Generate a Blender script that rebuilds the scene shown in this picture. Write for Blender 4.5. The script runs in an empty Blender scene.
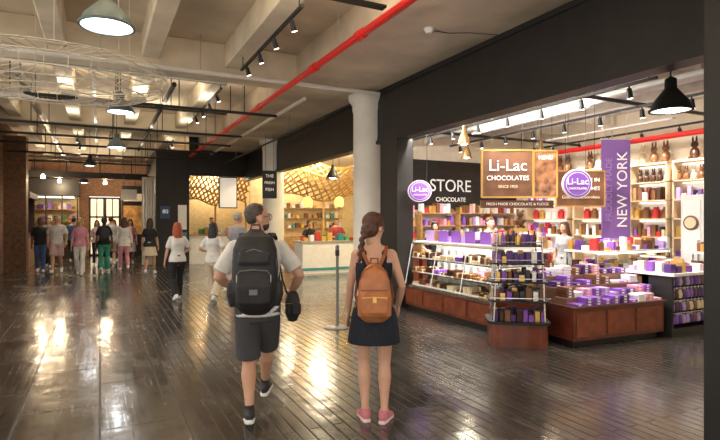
import bpy, bmesh, math, random
from mathutils import Vector, Matrix
from mathutils.bvhtree import BVHTree
R=random.Random(7)
V=Vector
pi=math.pi
sc=bpy.context.scene
col=sc.collection

# ------------------------------------------------------------------ materials
MATS={}
def mat(name,c,rough=.6,metal=0,emit=0,noise=0,nscale=8,bump=0,bscale=30,bdist=.01,spec=.5,coat=0):
    if name in MATS: return MATS[name]
    m=bpy.data.materials.new(name); m.use_nodes=True
    nt=m.node_tree; b=nt.nodes['Principled BSDF']
    b.inputs['Base Color'].default_value=(*c,1)
    b.inputs['Roughness'].default_value=rough
    b.inputs['Metallic'].default_value=metal
    b.inputs['Specular IOR Level'].default_value=spec
    b.inputs['Coat Weight'].default_value=coat
    if emit:
        b.inputs['Emission Color'].default_value=(*c,1)
        b.inputs['Emission Strength'].default_value=emit
    tc=nt.nodes.new('ShaderNodeTexCoord')
    if noise:
        n=nt.nodes.new('ShaderNodeTexNoise'); n.inputs['Scale'].default_value=nscale; n.inputs['Detail'].default_value=4
        nt.links.new(tc.outputs['Object'],n.inputs['Vector'])
        r=nt.nodes.new('ShaderNodeMapRange'); r.inputs[1].default_value=.3; r.inputs[2].default_value=.7
        nt.links.new(n.outputs['Fac'],r.inputs[0])
        mx=nt.nodes.new('ShaderNodeMix'); mx.data_type='RGBA'
        mx.inputs[6].default_value=(*[max(0,x*(1-noise)) for x in c],1)
        mx.inputs[7].default_value=(*[min(1,x*(1+noise)) for x in c],1)
        nt.links.new(r.outputs[0],mx.inputs[0]); nt.links.new(mx.outputs[2],b.inputs['Base Color'])
    if bump:
        n2=nt.nodes.new('ShaderNodeTexNoise'); n2.inputs['Scale'].default_value=bscale; n2.inputs['Detail'].default_value=3
        nt.links.new(tc.outputs['Object'],n2.inputs['Vector'])
        bp=nt.nodes.new('ShaderNodeBump'); bp.inputs['Strength'].default_value=bump; bp.inputs['Distance'].default_value=bdist
        nt.links.new(n2.outputs['Fac'],bp.inputs['Height']); nt.links.new(bp.outputs['Normal'],b.inputs['Normal'])
    MATS[name]=m; return m

def glass_mat():
    m=bpy.data.materials.new('clear_glass'); m.use_nodes=True; nt=m.node_tree
    nt.nodes.clear()
    o=nt.nodes.new('ShaderNodeOutputMaterial'); t=nt.nodes.new('ShaderNodeBsdfTransparent'); g=nt.nodes.new('ShaderNodeBsdfGlossy')
    g.inputs['Roughness'].default_value=.03
    t.inputs['Color'].default_value=(.96,.98,.97,1)
    f=nt.nodes.new('ShaderNodeFresnel'); f.inputs['IOR'].default_value=1.1
    mx=nt.nodes.new('ShaderNodeMixShader')
    nt.links.new(f.outputs[0],mx.inputs[0]); nt.links.new(t.outputs[0],mx.inputs[1]); nt.links.new(g.outputs[0],mx.inputs[2])
    nt.links.new(mx.outputs[0],o.inputs[0]); return m
GLASS=glass_mat()

def brick_mat(name,c1,c2,mortar,scale,bw=.5,rh=.25,rough=.85,ms=.02,rot=(pi/2,0,0)):
    m=bpy.data.materials.new(name); m.use_nodes=True; nt=m.node_tree; b=nt.nodes['Principled BSDF']
    tc=nt.nodes.new('ShaderNodeTexCoord'); mp=nt.nodes.new('ShaderNodeMapping'); mp.inputs['Rotation'].default_value=rot
    bt=nt.nodes.new('ShaderNodeTexBrick'); bt.inputs['Color1'].default_value=(*c1,1); bt.inputs['Color2'].default_value=(*c2,1); bt.inputs['Mortar'].default_value=(*mortar,1)
    bt.inputs['Scale'].default_value=scale; bt.inputs['Brick Width'].default_value=bw; bt.inputs['Row Height'].default_value=rh; bt.inputs['Mortar Size'].default_value=ms
    nt.links.new(tc.outputs['Object'],mp.inputs[0]); nt.links.new(mp.outputs[0],bt.inputs['Vector']); nt.links.new(bt.outputs['Color'],b.inputs['Base Color'])
    b.inputs['Roughness'].default_value=rough
    bp=nt.nodes.new('ShaderNodeBump'); bp.inputs['Strength'].default_value=.6; bp.inputs['Distance'].default_value=.01; bp.invert=True
    nt.links.new(bt.outputs['Fac'],bp.inputs['Height']); nt.links.new(bp.outputs[0],b.inputs['Normal'])
    return m

def floor_mat():
    m=bpy.data.materials.new('worn_plank_floor'); m.use_nodes=True; nt=m.node_tree; b=nt.nodes['Principled BSDF']; L=nt.links.new; N=nt.nodes.new
    tc=N('ShaderNodeTexCoord')
    mp=N('ShaderNodeMapping'); mp.inputs['Rotation'].default_value=(0,0,pi/2)
    L(tc.outputs['Object'],mp.inputs[0])
    def brick(bw,rh,ms):
        bt=N('ShaderNodeTexBrick'); bt.inputs['Scale'].default_value=1; bt.inputs['Brick Width'].default_value=bw; bt.inputs['Row Height'].default_value=rh; bt.inputs['Mortar Size'].default_value=ms
        bt.inputs['Color1'].default_value=(.15,.15,.15,1); bt.inputs['Color2'].default_value=(.85,.85,.85,1); bt.inputs['Mortar'].default_value=(.3,.3,.3,1)
        bt.inputs['Mortar Smooth'].default_value=.2
        L(mp.outputs[0],bt.inputs['Vector']); return bt
    planks=brick(1.1,.105,.008)
    plates=brick(1.3,.62,.010)
    sx=N('ShaderNodeSeparateXYZ'); L(tc.outputs['Object'],sx.inputs[0])
    nz=N('ShaderNodeTexNoise'); nz.inputs['Scale'].default_value=.5; L(tc.outputs['Object'],nz.inputs['Vector'])
    ad=N('ShaderNodeMath'); ad.operation='MULTIPLY_ADD'; L(nz.outputs['Fac'],ad.inputs[0]); ad.inputs[1].default_value=1.2; L(sx.outputs['X'],ad.inputs[2])
    gt=N('ShaderNodeMapRange'); gt.inputs[1].default_value=1.1; gt.inputs[2].default_value=1.14; L(ad.outputs[0],gt.inputs[0])
    def mixf(a,c):
        mx=N('ShaderNodeMix'); mx.data_type='RGBA'; L(gt.outputs[0],mx.inputs[0]); L(a,mx.inputs[6]); L(c,mx.inputs[7]); return mx.outputs[2]
    tint=mixf(plates.outputs['Color'],planks.outputs['Color'])
    seam=mixf(plates.outputs['Fac'],planks.outputs['Fac'])
    n1=N('ShaderNodeTexNoise'); n1.inputs['Scale'].default_value=.9; n1.inputs['Detail'].default_value=7; n1.inputs['Roughness'].default_value=.6; L(tc.outputs['Object'],n1.inputs['Vector'])
    mps=N('ShaderNodeMapping'); mps.inputs['Scale'].default_value=(18,.8,1); L(tc.outputs['Object'],mps.inputs[0])
    n2=N('ShaderNodeTexNoise'); n2.inputs['Scale'].default_value=1.4; n2.inputs['Detail'].default_value=4; L(mps.outputs[0],n2.inputs['Vector'])
    nl=N('ShaderNodeTexNoise'); nl.inputs['Scale'].default_value=3.5; nl.inputs['Detail'].default_value=2; L(tc.outputs['Object'],nl.inputs['Vector'])
    cr=N('ShaderNodeValToRGB'); cr.color_ramp.elements[0].color=(.012,.011,.010,1); cr.color_ramp.elements[1].color=(.10,.082,.064,1)
    a1=N('ShaderNodeMath'); a1.operation='MULTIPLY'; L(tint,a1.inputs[0]); a1.inputs[1].default_value=.5
    a2=N('ShaderNodeMath'); a2.operation='MULTIPLY_ADD'; L(n1.outputs['Fac'],a2.inputs[0]); a2.inputs[1].default_value=1.1; L(a1.outputs[0],a2.inputs[2])
    a3=N('ShaderNodeMath'); a3.operation='SUBTRACT'; L(a2.outputs[0],a3.inputs[0]); a3.inputs[1].default_value=.36
    L(a3.outputs[0],cr.inputs[0])
    dk=N('ShaderNodeMix'); dk.data_type='RGBA'; L(seam,dk.inputs[0]); L(cr.outputs[0],dk.inputs[6]); dk.inputs[7].default_value=(.003,.003,.003,1)
    L(dk.outputs[2],b.inputs['Base Color'])
    rs=N('ShaderNodeMath'); rs.operation='MULTIPLY_ADD'; L(n2.outputs['Fac'],rs.inputs[0]); rs.inputs[1].default_value=.4
    rs2=N('ShaderNodeMath'); rs2.operation='MULTIPLY'; L(n1.outputs['Fac'],rs2.inputs[0]); rs2.inputs[1].default_value=.6; L(rs2.outputs[0],rs.inputs[2])
    rr=N('ShaderNodeMapRange'); rr.inputs[1].default_value=.38; rr.inputs[2].default_value=.62; rr.inputs[3].default_value=.10; rr.inputs[4].default_value=.32
    L(rs.outputs[0],rr.inputs[0])
    ra=N('ShaderNodeMath'); ra.operation='MULTIPLY_ADD'; L(seam,ra.inputs[0]); ra.inputs[1].default_value=.4; L(rr.outputs[0],ra.inputs[2]); L(ra.outputs[0],b.inputs['Roughness'])
    h=N('ShaderNodeMath'); h.operation='MULTIPLY'; L(seam,h.inputs[0]); h.inputs[1].default_value=-.9
    h1=N('ShaderNodeMath'); h1.operation='MULTIPLY_ADD'; L(tint,h1.inputs[0]); h1.inputs[1].default_value=.2; L(h.outputs[0],h1.inputs[2])
    h2=N('ShaderNodeMath'); h2.operation='MULTIPLY_ADD'; L(nl.outputs['Fac'],h2.inputs[0]); h2.inputs[1].default_value=1.7; L(h1.outputs[0],h2.inputs[2])
    h3=N('ShaderNodeMath'); h3.operation='MULTIPLY_ADD'; L(n2.outputs['Fac'],h3.inputs[0]); h3.inputs[1].default_value=.3; L(h2.outputs[0],h3.inputs[2])
    bp=N('ShaderNodeBump'); bp.inputs['Strength'].default_value=.5; bp.inputs['Distance'].default_value=.007
    L(h3.outputs[0],bp.inputs['Height']); L(bp.outputs[0],b.inputs['Normal'])
    b.inputs['Specular IOR Level'].default_value=.8
    b.inputs['Coat Weight'].default_value=.45; b.inputs['Coat Roughness'].default_value=.14
    L(bp.outputs[0],b.inputs['Coat Normal'])
    return m

# palette
CEIL=mat('ceiling_plaster',(.60,.50,.37),.8,noise=.20,nscale=1.2,bump=.3,bscale=8)
CEIL2=mat('beam_plaster',(.66,.57,.43),.75,noise=.18,nscale=1.5,bump=.3,bscale=10)
BLACK=mat('black_paint',(.012,.011,.011),.5,noise=.3,nscale=3)
BLACKM=mat('black_metal',(.02,.02,.02),.5,.2)
WHITEP=mat('white_paint',(.80,.78,.74),.5,noise=.05)
COLP=mat('column_paint',(.78,.75,.68),.5,noise=.08,nscale=2,bump=.2,bscale=6)
REDP=mat('red_pipe_paint',(.78,.02,.015),.35)
GREYM=mat('galvanised_metal',(.45,.43,.4),.35,.8,noise=.15)
CHROME=mat('chrome',(.8,.8,.8),.15,1)
BROWNW=mat('mahogany_wood',(.15,.035,.016),.35,noise=.35,nscale=5,coat=.3)
TANW=mat('oak_wood',(.45,.25,.1),.45,noise=.3,nscale=6)
SHELFW=mat('pale_shelf_wood',(.62,.47,.30),.5,noise=.2,nscale=6)
BAMB=mat('bamboo',(.62,.34,.10),.5,noise=.25,nscale=5)
CREAM=mat('cream_wall',(.85,.78,.64),.7,noise=.05)
YELW=mat('warm_yellow_wall',(.85,.68,.38),.7,noise=.1)
SHOPC=mat('shop_ceiling_paint',(.58,.54,.48),.8,noise=.1)
PURPLE=mat('purple_print',(.24,.09,.48),.45)
LILAC=mat('lilac_print',(.48,.32,.70),.45)
DPURP=mat('dark_purple_print',(.08,.025,.18),.4)
SIGNB=mat('sign_brown',(.16,.07,.035),.4,noise=.3,nscale=4)
WHITE=mat('white_plastic',(.85,.85,.85),.4)
WHITET=mat('white_lettering',(.9,.88,.85),.5,emit=.3)
GOLD=mat('gold_foil',(.8,.5,.15),.3,.8)
CHOC=[mat('chocolate_dark',(.06,.022,.010),.35),mat('chocolate_milk',(.20,.085,.035),.35),mat('chocolate_white',(.75,.62,.42),.4),mat('paper_tray',(.8,.78,.74),.6)]
REDB=mat('red_box',(.50,.03,.03),.4)
PINK=mat('pink_box',(.78,.35,.48),.4)
TEAL=mat('teal_box',(.05,.3,.32),.4)
GREEN=mat('green_box',(.06,.4,.12),.5)
DARKP=mat('dark_bag',(.03,.02,.03),.3)
LAMPW=mat('lamp_glow',(1,.95,.85),.5,emit=8)
LAMPC=mat('cool_lamp_glow',(.90,.98,1),.5,emit=7)
LAMPY=mat('yellow_lamp_glow',(1,.75,.12),.5,emit=1.8)
PANEL=mat('light_panel',(1,.93,.8),.5,emit=3.5)
SCREEN=mat('backlit_menu',(.95,.9,.8),.5,emit=.4)
MAHP=mat('mahogany_panel',(.20,.052,.022),.35,noise=.3)
PROD=[PURPLE,LILAC,DPURP,WHITE,PURPLE,LILAC,GOLD]
MIXP=[PURPLE,WHITE,WHITE,GOLD,CHOC[1],LILAC,CHOC[0],PINK,CHOC[2],DPURP,REDB,CHOC[1],WHITE,TANW]
BRICK=brick_mat('brick_wall',(.24,.12,.07),(.36,.19,.11),(.25,.20,.15),4.5)

# ------------------------------------------------------------------ mesh builder
class B:
    def __init__(s): s.v=[];s.f=[];s.m=[];s.mats=[]
    def mi(s,m):
        if m not in s.mats: s.mats.append(m)
        return s.mats.index(m)
    def add(s,vs,fs,m):
        o=len(s.v); s.v+= [V(p) for p in vs]; k=s.mi(m)
        for f in fs: s.f.append([i+o for i in f]); s.m.append(k)
    def bx(s,x0,x1,y0,y1,z0,z1,m,rz=0):
        c=V(((x0+x1)/2,(y0+y1)/2,(z0+z1)/2)); h=V((abs(x1-x0)/2,abs(y1-y0)/2,abs(z1-z0)/2))
        M=Matrix.Rotation(rz,3,'Z')
        vs=[c+M@V((h.x*a,h.y*b,h.z*d)) for d in(-1,1) for b in(-1,1) for a in(-1,1)]
        s.add(vs,[(0,2,3,1),(4,5,7,6),(0,1,5,4),(2,6,7,3),(0,4,6,2),(1,3,7,5)],m)
    def box(s,c,sz,m,rz=0): s.bx(c[0]-sz[0]/2,c[0]+sz[0]/2,c[1]-sz[1]/2,c[1]+sz[1]/2,c[2]-sz[2]/2,c[2]+sz[2]/2,m,rz)
    def loft(s,secs,m,side=(1,0,0),n=16,pw=2,rnd=True):
        P=[V(q[0]) for q in secs]; side=V(side); rings=[]
        N_=len(P)
        def ring(p,a,b,t):
            u=side-t*side.dot(t)
            if u.length<1e-4: u=V((0,1,0))-t*t.y
            if u.length<1e-4: u=V((0,0,1))
            u.normalize(); w=t.cross(u).normalized(); out=[]
            for i in range(n):
                an=2*pi*i/n; ca,sa=math.cos(an),math.sin(an)
                x=math.copysign(abs(ca)**(2/pw),ca); y=math.copysign(abs(sa)**(2/pw),sa)
                out.append(p+u*a*x+w*b*y)
            return out
        T=[]
        for i in range(N_):
            a=P[max(0,i-1)];c=P[min(N_-1,i+1)]; T.append((c-a).normalized())
        if rnd:
            q=secs[0]; r=min(q[1],q[2]); rings.append(ring(P[0]-T[0]*r*.6,q[1]*.75,q[2]*.75,T[0]))
        for i in range(N_): rings.append(ring(P[i],secs[i][1],secs[i][2],T[i]))
        if rnd:
            q=secs[-1]; r=min(q[1],q[2]); rings.append(ring(P[-1]+T[-1]*r*.6,q[1]*.75,q[2]*.75,T[-1]))
        vs=[p for r_ in rings for p in r_]; fs=[]
        K=len(rings)
        for j in range(K-1):
            for i in range(n):
                k=(i+1)%n; fs.append((j*n+i,j*n+k,(j+1)*n+k,(j+1)*n+i))
        r0=min(secs[0][1],secs[0][2])*(.9 if rnd else 0); r1=min(secs[-1][1],secs[-1][2])*(.9 if rnd else 0)
        vs.append(P[0]-T[0]*r0); vs.append(P[-1]+T[-1]*r1); c0=len(vs)-2;c1=len(vs)-1
        for i in range(n):
            k=(i+1)%n; fs.append((c0,k,i)); fs.append((c1,(K-1)*n+i,(K-1)*n+k))
        s.add(vs,fs,m)
    def cyl(s,p0,p1,r0,r1,m,n=12): s.loft([(p0,r0,r0),(p1,r1,r1)],m,n=n,rnd=False)
    def tube(s,pts,r,m,n=8,rnd=False): s.loft([(p,r,r) for p in pts],m,n=n,rnd=rnd,side=(.31,.2,.93))
    def lathe(s,c,prof,m,n=24):
        c=V(c); vs=[];fs=[]
        for (r,z) in prof:
            for i in range(n):
                a=2*pi*i/n; vs.append(c+V((r*math.cos(a),r*math.sin(a),z)))
        for j in range(len(prof)-1):
            for i in range(n):
                k=(i+1)%n; fs.append((j*n+i,j*n+k,(j+1)*n+k,(j+1)*n+i))
        s.add(vs,fs,m)
    def ell(s,c,r,m,M=None,n=14,k=9):
        c=V(c); vs=[]; fs=[]
        for j in range(1,k):
            ph=pi*j/k
            for i in range(n):
                a=2*pi*i/n; p=V((r[0]*math.sin(ph)*math.cos(a),r[1]*math.sin(ph)*math.sin(a),r[2]*math.cos(ph)))
                vs.append(c+(M@p if M else p))
        for j in range(k-2):
            for i in range(n):
                q=(i+1)%n; fs.append((j*n+i,(j+1)*n+i,(j+1)*n+q,j*n+q))
        t=V((0,0,r[2])); vs.append(c+(M@t if M else t)); vs.append(c-(M@t if M else t)); a0=len(vs)-2
        for i in range(n):
            q=(i+1)%n; fs.append((a0,i,q)); fs.append((a0+1,(k-2)*n+q,(k-2)*n+i))
        s.add(vs,fs,m)
    def mesh(s,name):
        me=bpy.data.meshes.new(name); me.from_pydata([tuple(v) for v in s.v],[],s.f)
        for m in s.mats: me.materials.append(m)
        for p,k in zip(me.polygons,s.m): p.material_index=k
        bm=bmesh.new(); bm.from_mesh(me); bmesh.ops.recalc_face_normals(bm,faces=bm.faces); bm.to_mesh(me); bm.free()
        me.update(); return me
    def obj(s,name,parent=None,M=None,bevel=0,angle=35):
        me=s.mesh(name)
        for p in me.polygons: p.use_smooth=True
        me.set_sharp_from_angle(angle=math.radians(angle))
        o=bpy.data.objects.new(name,me); col.objects.link(o)
        if parent: o.parent=parent
        if M is not None: o.matrix_world=M
        if bevel:
            b=o.modifiers.new('bevel','BEVEL'); b.width=bevel; b.segments=2; b.limit_method='ANGLE'
        return o
    def remesh(s,name,voxel,parent=None,M=None,smooth=3,disp=None):
        me=s.mesh(name+'_src')
        t=bpy.data.objects.new('tmp',me); col.objects.link(t)
        r=t.modifiers.new('r','REMESH'); r.mode='VOXEL'; r.voxel_size=voxel
        if smooth:
            q=t.modifiers.new('s','SMOOTH'); q.iterations=smooth; q.factor=.5
        if disp:
            tx=bpy.data.textures.new('d','CLOUDS'); tx.noise_scale=disp[1]
            d=t.modifiers.new('d','DISPLACE'); d.texture=tx; d.strength=disp[0]; d.mid_level=.5
        dg=bpy.context.evaluated_depsgraph_get(); dg.update()
        nm=bpy.data.meshes.new_from_object(t.evaluated_get(dg))
        bpy.data.objects.remove(t); 
        bv=BVHTree.FromPolygons([tuple(v) for v in s.v],s.f)
        nm.materials.clear()
        for m in s.mats: nm.materials.append(m)
        for p in nm.polygons:
            hit=bv.find_nearest(p.center)
            if hit[2] is not None: p.material_index=s.m[hit[2]]
            p.use_smooth=True
        nm.name=name
        o=bpy.data.objects.new(name,nm); col.objects.link(o)
        if parent: o.parent=parent
        if M is not None: o.matrix_world=M
        return o

def empty(name,M=None,loc=None,yaw=0,s=1):
    o=bpy.data.objects.new(name,None); col.objects.link(o); o.empty_display_size=.2
    if loc is not None: M=Matrix.Translation(V(loc))@Matrix.Rotation(yaw,4,'Z')@Matrix.Scale(s,4)
    if M is not None: o.matrix_world=M
    return o
def text(s,size,loc,m,parent,rot=(pi/2,0,0),name='lettering',ext=.003,sx=1):
    c=bpy.data.curves.new(name,'FONT'); c.body=s; c.size=size; c.align_x='CENTER'; c.align_y='CENTER'; c.extrude=ext
    c.materials.append(m); o=bpy.data.objects.new(name,c); col.objects.link(o)
    if parent: o.parent=parent
    o.location=loc; o.rotation_euler=rot; o.scale=(sx,1,1); return o
def light(kind,name,loc,power,color=(1,.9,.75),size=.1,rot=None,parent=None,angle=None,sy=None,blend=.6):
    l=bpy.data.lights.new(name,kind); l.energy=power; l.color=color
    if kind=='AREA':
        l.size=size
        if sy: l.shape='RECTANGLE'; l.size_y=sy
    else: l.shadow_soft_size=size
    if kind=='SPOT' and angle: l.spot_size=angle; l.spot_blend=blend
    o=bpy.data.objects.new(name,l); col.objects.link(o); o.location=loc
    if rot: o.rotation_euler=rot
    if parent: o.parent=parent
    return o
def clutter(b,x0,x1,y0,y1,z,sx,sy,h0,h1,mats,fill=.92,rz=0):
    nx=max(1,int((x1-x0)/sx)); ny=max(1,int((y1-y0)/sy))
    for i in range(nx):
        for j in range(ny):
            if R.random()>fill: continue
            h=R.uniform(h0,h1); cx=x0+(i+.5)*(x1-x0)/nx; cy=y0+(j+.5)*(y1-y0)/ny
            b.box((cx,cy,z+h/2),((x1-x0)/nx*R.uniform(.6,.92),(y1-y0)/ny*R.uniform(.6,.92),h),R.choice(mats),R.uniform(-.1,.1))
def figurine(b,x,y,z,s=1,m=None):
    m=m or CHOC[1]
    b.ell((x,y,z+.07*s),(.05*s,.05*s,.07*s),m,n=10,k=7); b.ell((x,y,z+.165*s),(.038*s,.038*s,.04*s),m,n=10,k=7)
    for q in(-1,1): b.ell((x,y+q*.02*s,z+.22*s),(.010*s,.012*s,.04*s),m,n=8,k=6); b.ell((x-.03*s,y+q*.03*s,z+.02*s),(.03*s,.018*s,.02*s),m,n=8,k=6)

# ------------------------------------------------------------------ room shell
b=B(); b.bx(-4,12.5,-4,33,-.1,0,floor_mat()); b.obj('floor')
b=B(); b.bx(-4,5.15,-4,33,4.75,4.9,CEIL)
b.bx(3.3,5.0,-4,20,4.25,4.75,CEIL)
b.obj('ceiling')
for i,y in enumerate([2.6,9.25,16.0,22.6]):
    b=B(); b.bx(-4,5,y,y+.55,4.2,4.75,CEIL2); b.obj('ceiling_beam',bevel=.02)
for i,x in enumerate([-1.95,-.6,.75,2.1]):
    b=B(); b.bx(x-.14,x+.14,-4,32,4.33,4.75,CEIL2); b.obj('ceiling_joist',bevel=.02)
b=B(); b.bx(-2.9,-2.7,13,33,0,4.75,BRICK); b.obj('wall_left')
b=B(); b.bx(-2.7,-2.1,19.5,20.1,0,4.3,mat('timber_pier',(.16,.08,.04),.6,noise=.4)); b.obj('trim_pier')
b=B(); 
b.bx(-2.7,-.45,27,27.3,0,4.75,BRICK); b.bx(.85,6,27,27.3,0,4.75,BRICK); b.bx(-.45,.85,27,27.3,2.75,4.75,BRICK); b.obj('wall_back')
DW=mat('door_frame_dark',(.05,.025,.02),.5); DG=mat('daylit_glass',(1,.85,.6),.3,emit=.8)
for i,x in enumerate((-.45,.2)):
    b=B()
    for xx in (x,x+.58): b.bx(xx,xx+.07,26.92,26.99,0,2.7,DW)
    for z in (0,.85,1.75,2.62): b.bx(x,x+.65,26.92,26.99,z,z+.08,DW)
    b.bx(x+.3,x+.34,26.92,26.99,0,2.65,DW)
    b.bx(x+.05,x+.6,26.94,26.96,.08,2.65,DG)
    b.obj('door_%d'%(i+1))
b=B(); b.bx(-2.68,-.85,25.6,26.9,0,.6,DW); b.bx(-2.68,-.85,26.6,26.9,.6,2.7,YELW); b.bx(-2.7,-.8,25.5,26.9,2.7,3.4,BLACK)
for x in (-2.68,-2.08,-1.48,-.9): b.bx(x,x+.06,25.55,25.62,0,2.7,DW)
b.bx(-2.65,-.88,25.58,25.6,.6,2.7,GLASS)
for z in (.62,1.1,1.6,2.1): b.bx(-2.6,-.9,26.0,26.5,z,z+.03,TANW); clutter(b,-2.55,-.95,26.05,26.45,z+.03,.17,.2,.08,.32,MIXP+[TEAL,GREEN],.85)
b.bx(-2.5,-1.0,25.8,25.9,2.6,2.66,PANEL)
b.obj('shop_window_display')
b=B(); b.bx(.9,1.78,25.8,26.9,0,3.2,BLACK); b.bx(.95,1.75,25.74,25.8,1.0,2.3,mat('warm_poster',(.65,.35,.12),.5,noise=.5,nscale=4)); b.bx(.95,1.75,25.74,25.8,2.5,2.85,CREAM); b.obj('vendor_booth')
b=B(); b.bx(-2.7,1.8,23.9,24.1,3.35,3.6,BLACKM); 
for x in (-2.3,-1.2,.0,1.2): b.cyl((x,24,3.6),(x,24,4.75),.02,.02,BLACKM)
b.obj('hanging_header_beam')
b=B(); b.bx(1.8,2.95,20,24.5,0,4.2,BLACK); b.obj('wall_kiosk')
b=B(); CUR=mat('curtain_cloth',(.75,.70,.62),.9)
pts=[]
for k in range(33):
    u=k/32; pts.append((1.35+.42*u,20.3+.04*math.sin(u*30),0))
vs=[];fs=[]
for (x,y,_) in pts: vs+= [(x,y,.02),(x,y,3.2),(x,y+.01,.02),(x,y+.01,3.2)]
for k in range(32):
    a=k*4;c=a+4; fs+=[(a,c,c+1,a+1),(a+2,a+3,c+3,c+2)]
b.add(vs,fs,CUR); b.cyl((1.3,20.3,3.22),(1.8,20.3,3.22),.015,.015,BLACKM); b.obj('curtain',angle=80)
b=B(); b.bx(5.0,5.18,2.0,20.1,3.2,4.75,BLACK); b.bx(4.96,5.22,2.0,20.1,3.17,3.24,BLACKM); b.bx(4.97,5.0,2,20,4.16,4.2,BLACKM); b.obj('trim_fascia')
b=B(); b.bx(2.95,5.0,19.95,20.1,3.3,4.75,BLACK); b.obj('trim_stall_fascia')
b=B(); b.bx(4.95,5.3,8.35,9.0,0,3.2,BLACK); b.bx(4.99,5.0,9.0,10.6,3.2,3.3,BLACK); b.obj('trim_pilaster')
b=B(); b.bx(3.85,4.6,1.62,2.22,0,4.75,BLACK); b.bx(3.82,3.85,1.9,2.0,1.2,2.8,GREYM); b.obj('trim_pilaster.001')
for x,y in ((5.0,9.55),(5.0,16.25)):
    b=B(); b.lathe((x,y,0),[(.36,0),(.36,.12),(.34,.14),(.34,3.85),(.36,3.9),(.36,4.0),(.44,4.12),(.44,4.2)],COLP,32); b.obj('concrete_column')
b=B(); b.bx(5.3,12,10.55,10.75,0,4.2,CREAM); b.bx(5.3,9.9,10.5,10.55,1.9,3.1,BLACK); b.obj('wall_shop_side')
b=B(); b.bx(10.2,10.4,2,20,0,4.2,CREAM); b.obj('wall_right')
b=B(); b.bx(5.2,10.4,1.8,2.0,0,4.2,CREAM); b.obj('wall_shop_near')
b=B(); b.bx(5.15,10.4,2,10.6,3.95,4.1,SHOPC)
for y in (3.6,5.0,6.4,7.8,9.2): b.bx(5.18,10.3,y-.06,y+.06,3.75,3.95,SHOPC)
for x in (6.5,8.2): b.bx(x-.08,x+.08,2,10.5,3.62,3.8,SHOPC)
b.obj('ceiling_shop')
b=B(); b.bx(5.15,10.4,10.7,23,3.9,4.1,CREAM); b.obj('ceiling_stalls')
b=B(); b.bx(5.2,10.4,19.9,20.05,0,4.1,YELW); b.obj('wall_stall')
b=B(); b.bx(2.95,6,23.2,23.4,0,4.2,YELW); b.bx(6,6.2,20.1,23.4,0,4.2,CREAM); b.obj('wall_stall_back')

# ------------------------------------------------------------------ ceiling services
b=B(); X=2.96; Z=4.0
b.tube([(X,1.5,Z),(X,19.9,Z)],.05,REDP,12); 
for y in (5.9,7.5,10.6,13.8,17): b.cyl((X,y-.08,Z),(X,y+.08,Z),.066,.066,REDP,12)
for y in (6.6,12,15,18): b.cyl((X,y,Z),(X,y,4.75),.008,.008,GREYM,6)
b.obj('red_sprinkler_pipe')
b=B(); b.tube([(-3.5,8.95,4.12),(4.9,8.95,4.12)],.038,COLP,10); b.tube([(-3.5,8.8,3.93),(1.9,8.8,3.93)],.025,GREYM)
for x in(-2,0,1.5,4): b.cyl((x,8.95,4.12),(x,8.95,4.75),.01,.01,GREYM,6)
b.obj('ceiling_pipe')
for y,z in ((10.8,3.88),(12.1,4.15),(13.9,3.88),(15.2,3.8),(17.4,3.85),(19.3,3.8),(21.0,3.7)):
    b=B(); b.tube([(-2.6,y,z),(3.4 if y<20 else 1.7,y,z)],.032 if y!=12.1 else .02,BLACKM,8); 
    for x in(-1.4,.3,1.4,2.7 if y<20 else 1.6): b.cyl((x,y,z),(x,y,4.75),.01,.01,BLACKM,6)
    b.obj('black_conduit')
b=B(); b.tube([(-2.6,21.5,3.9),(1.8,21.5,3.9)],.06,GREYM,10); b.tube([(-1.2,9.9,4.05),(-1.2,26.5,4.05)],.07,GREYM,10); b.tube([(-.1,9.9,4.14),(-.1,26,4.14)],.03,COLP,8); b.tube([(1.2,9.9,4.1),(1.2,19.8,4.1)],.045,BLACKM,8)
b.tube([(3.7,9.9,4.1),(3.7,19.8,4.1)],.04,COLP,8); b.tube([(4.2,10,3.8),(4.2,19.8,3.8)],.025,BLACKM,8)
for y in (12.3,18,24): b.cyl((-1.2,y,4.05),(-1.2,y,4.75),.01,.01,GREYM,6); b.cyl((-.1,y,4.14),(-.1,y,4.75),.01,.01,GREYM,6)
for y in (12.3,18): b.cyl((1.2,y,4.1),(1.2,y,4.75),.01,.01,GREYM,6); b.cyl((3.7,y,4.1),(3.7,y,4.25),.01,.01,GREYM,6); b.cyl((4.2,y,3.8),(4.2,y,4.25),.01,.01,GREYM,6)
b.obj('ceiling_duct')
for (x,y,z,w,p) in ((.7,5.0,4.0,4.2,120),(.7,1.0,4.0,4.2,90),(.5,11.6,4.0,4.0,60),(.5,14.6,4.0,4.0,42),(.4,18.2,3.95,4.0,34),(-.5,22.0,3.9,3.2,24)):  # made-up upward fixtures, added to brighten the corridor ceiling
    b=B(); b.bx(x-w/2,x+w/2,y-.05,y+.05,z-.03,z,BLACKM)
    for q in(-1,1): b.cyl((x+q*w*.4,y,z),(x+q*w*.4,y,4.75),.008,.008,BLACKM,6)
    o=b.obj('added_uplight_channel')
    light('AREA','added_ceiling_fill',(x,y,z+.01),p,(1,.88,.70),.09,rot=(pi,0,pi/2),parent=o,sy=w)

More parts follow.
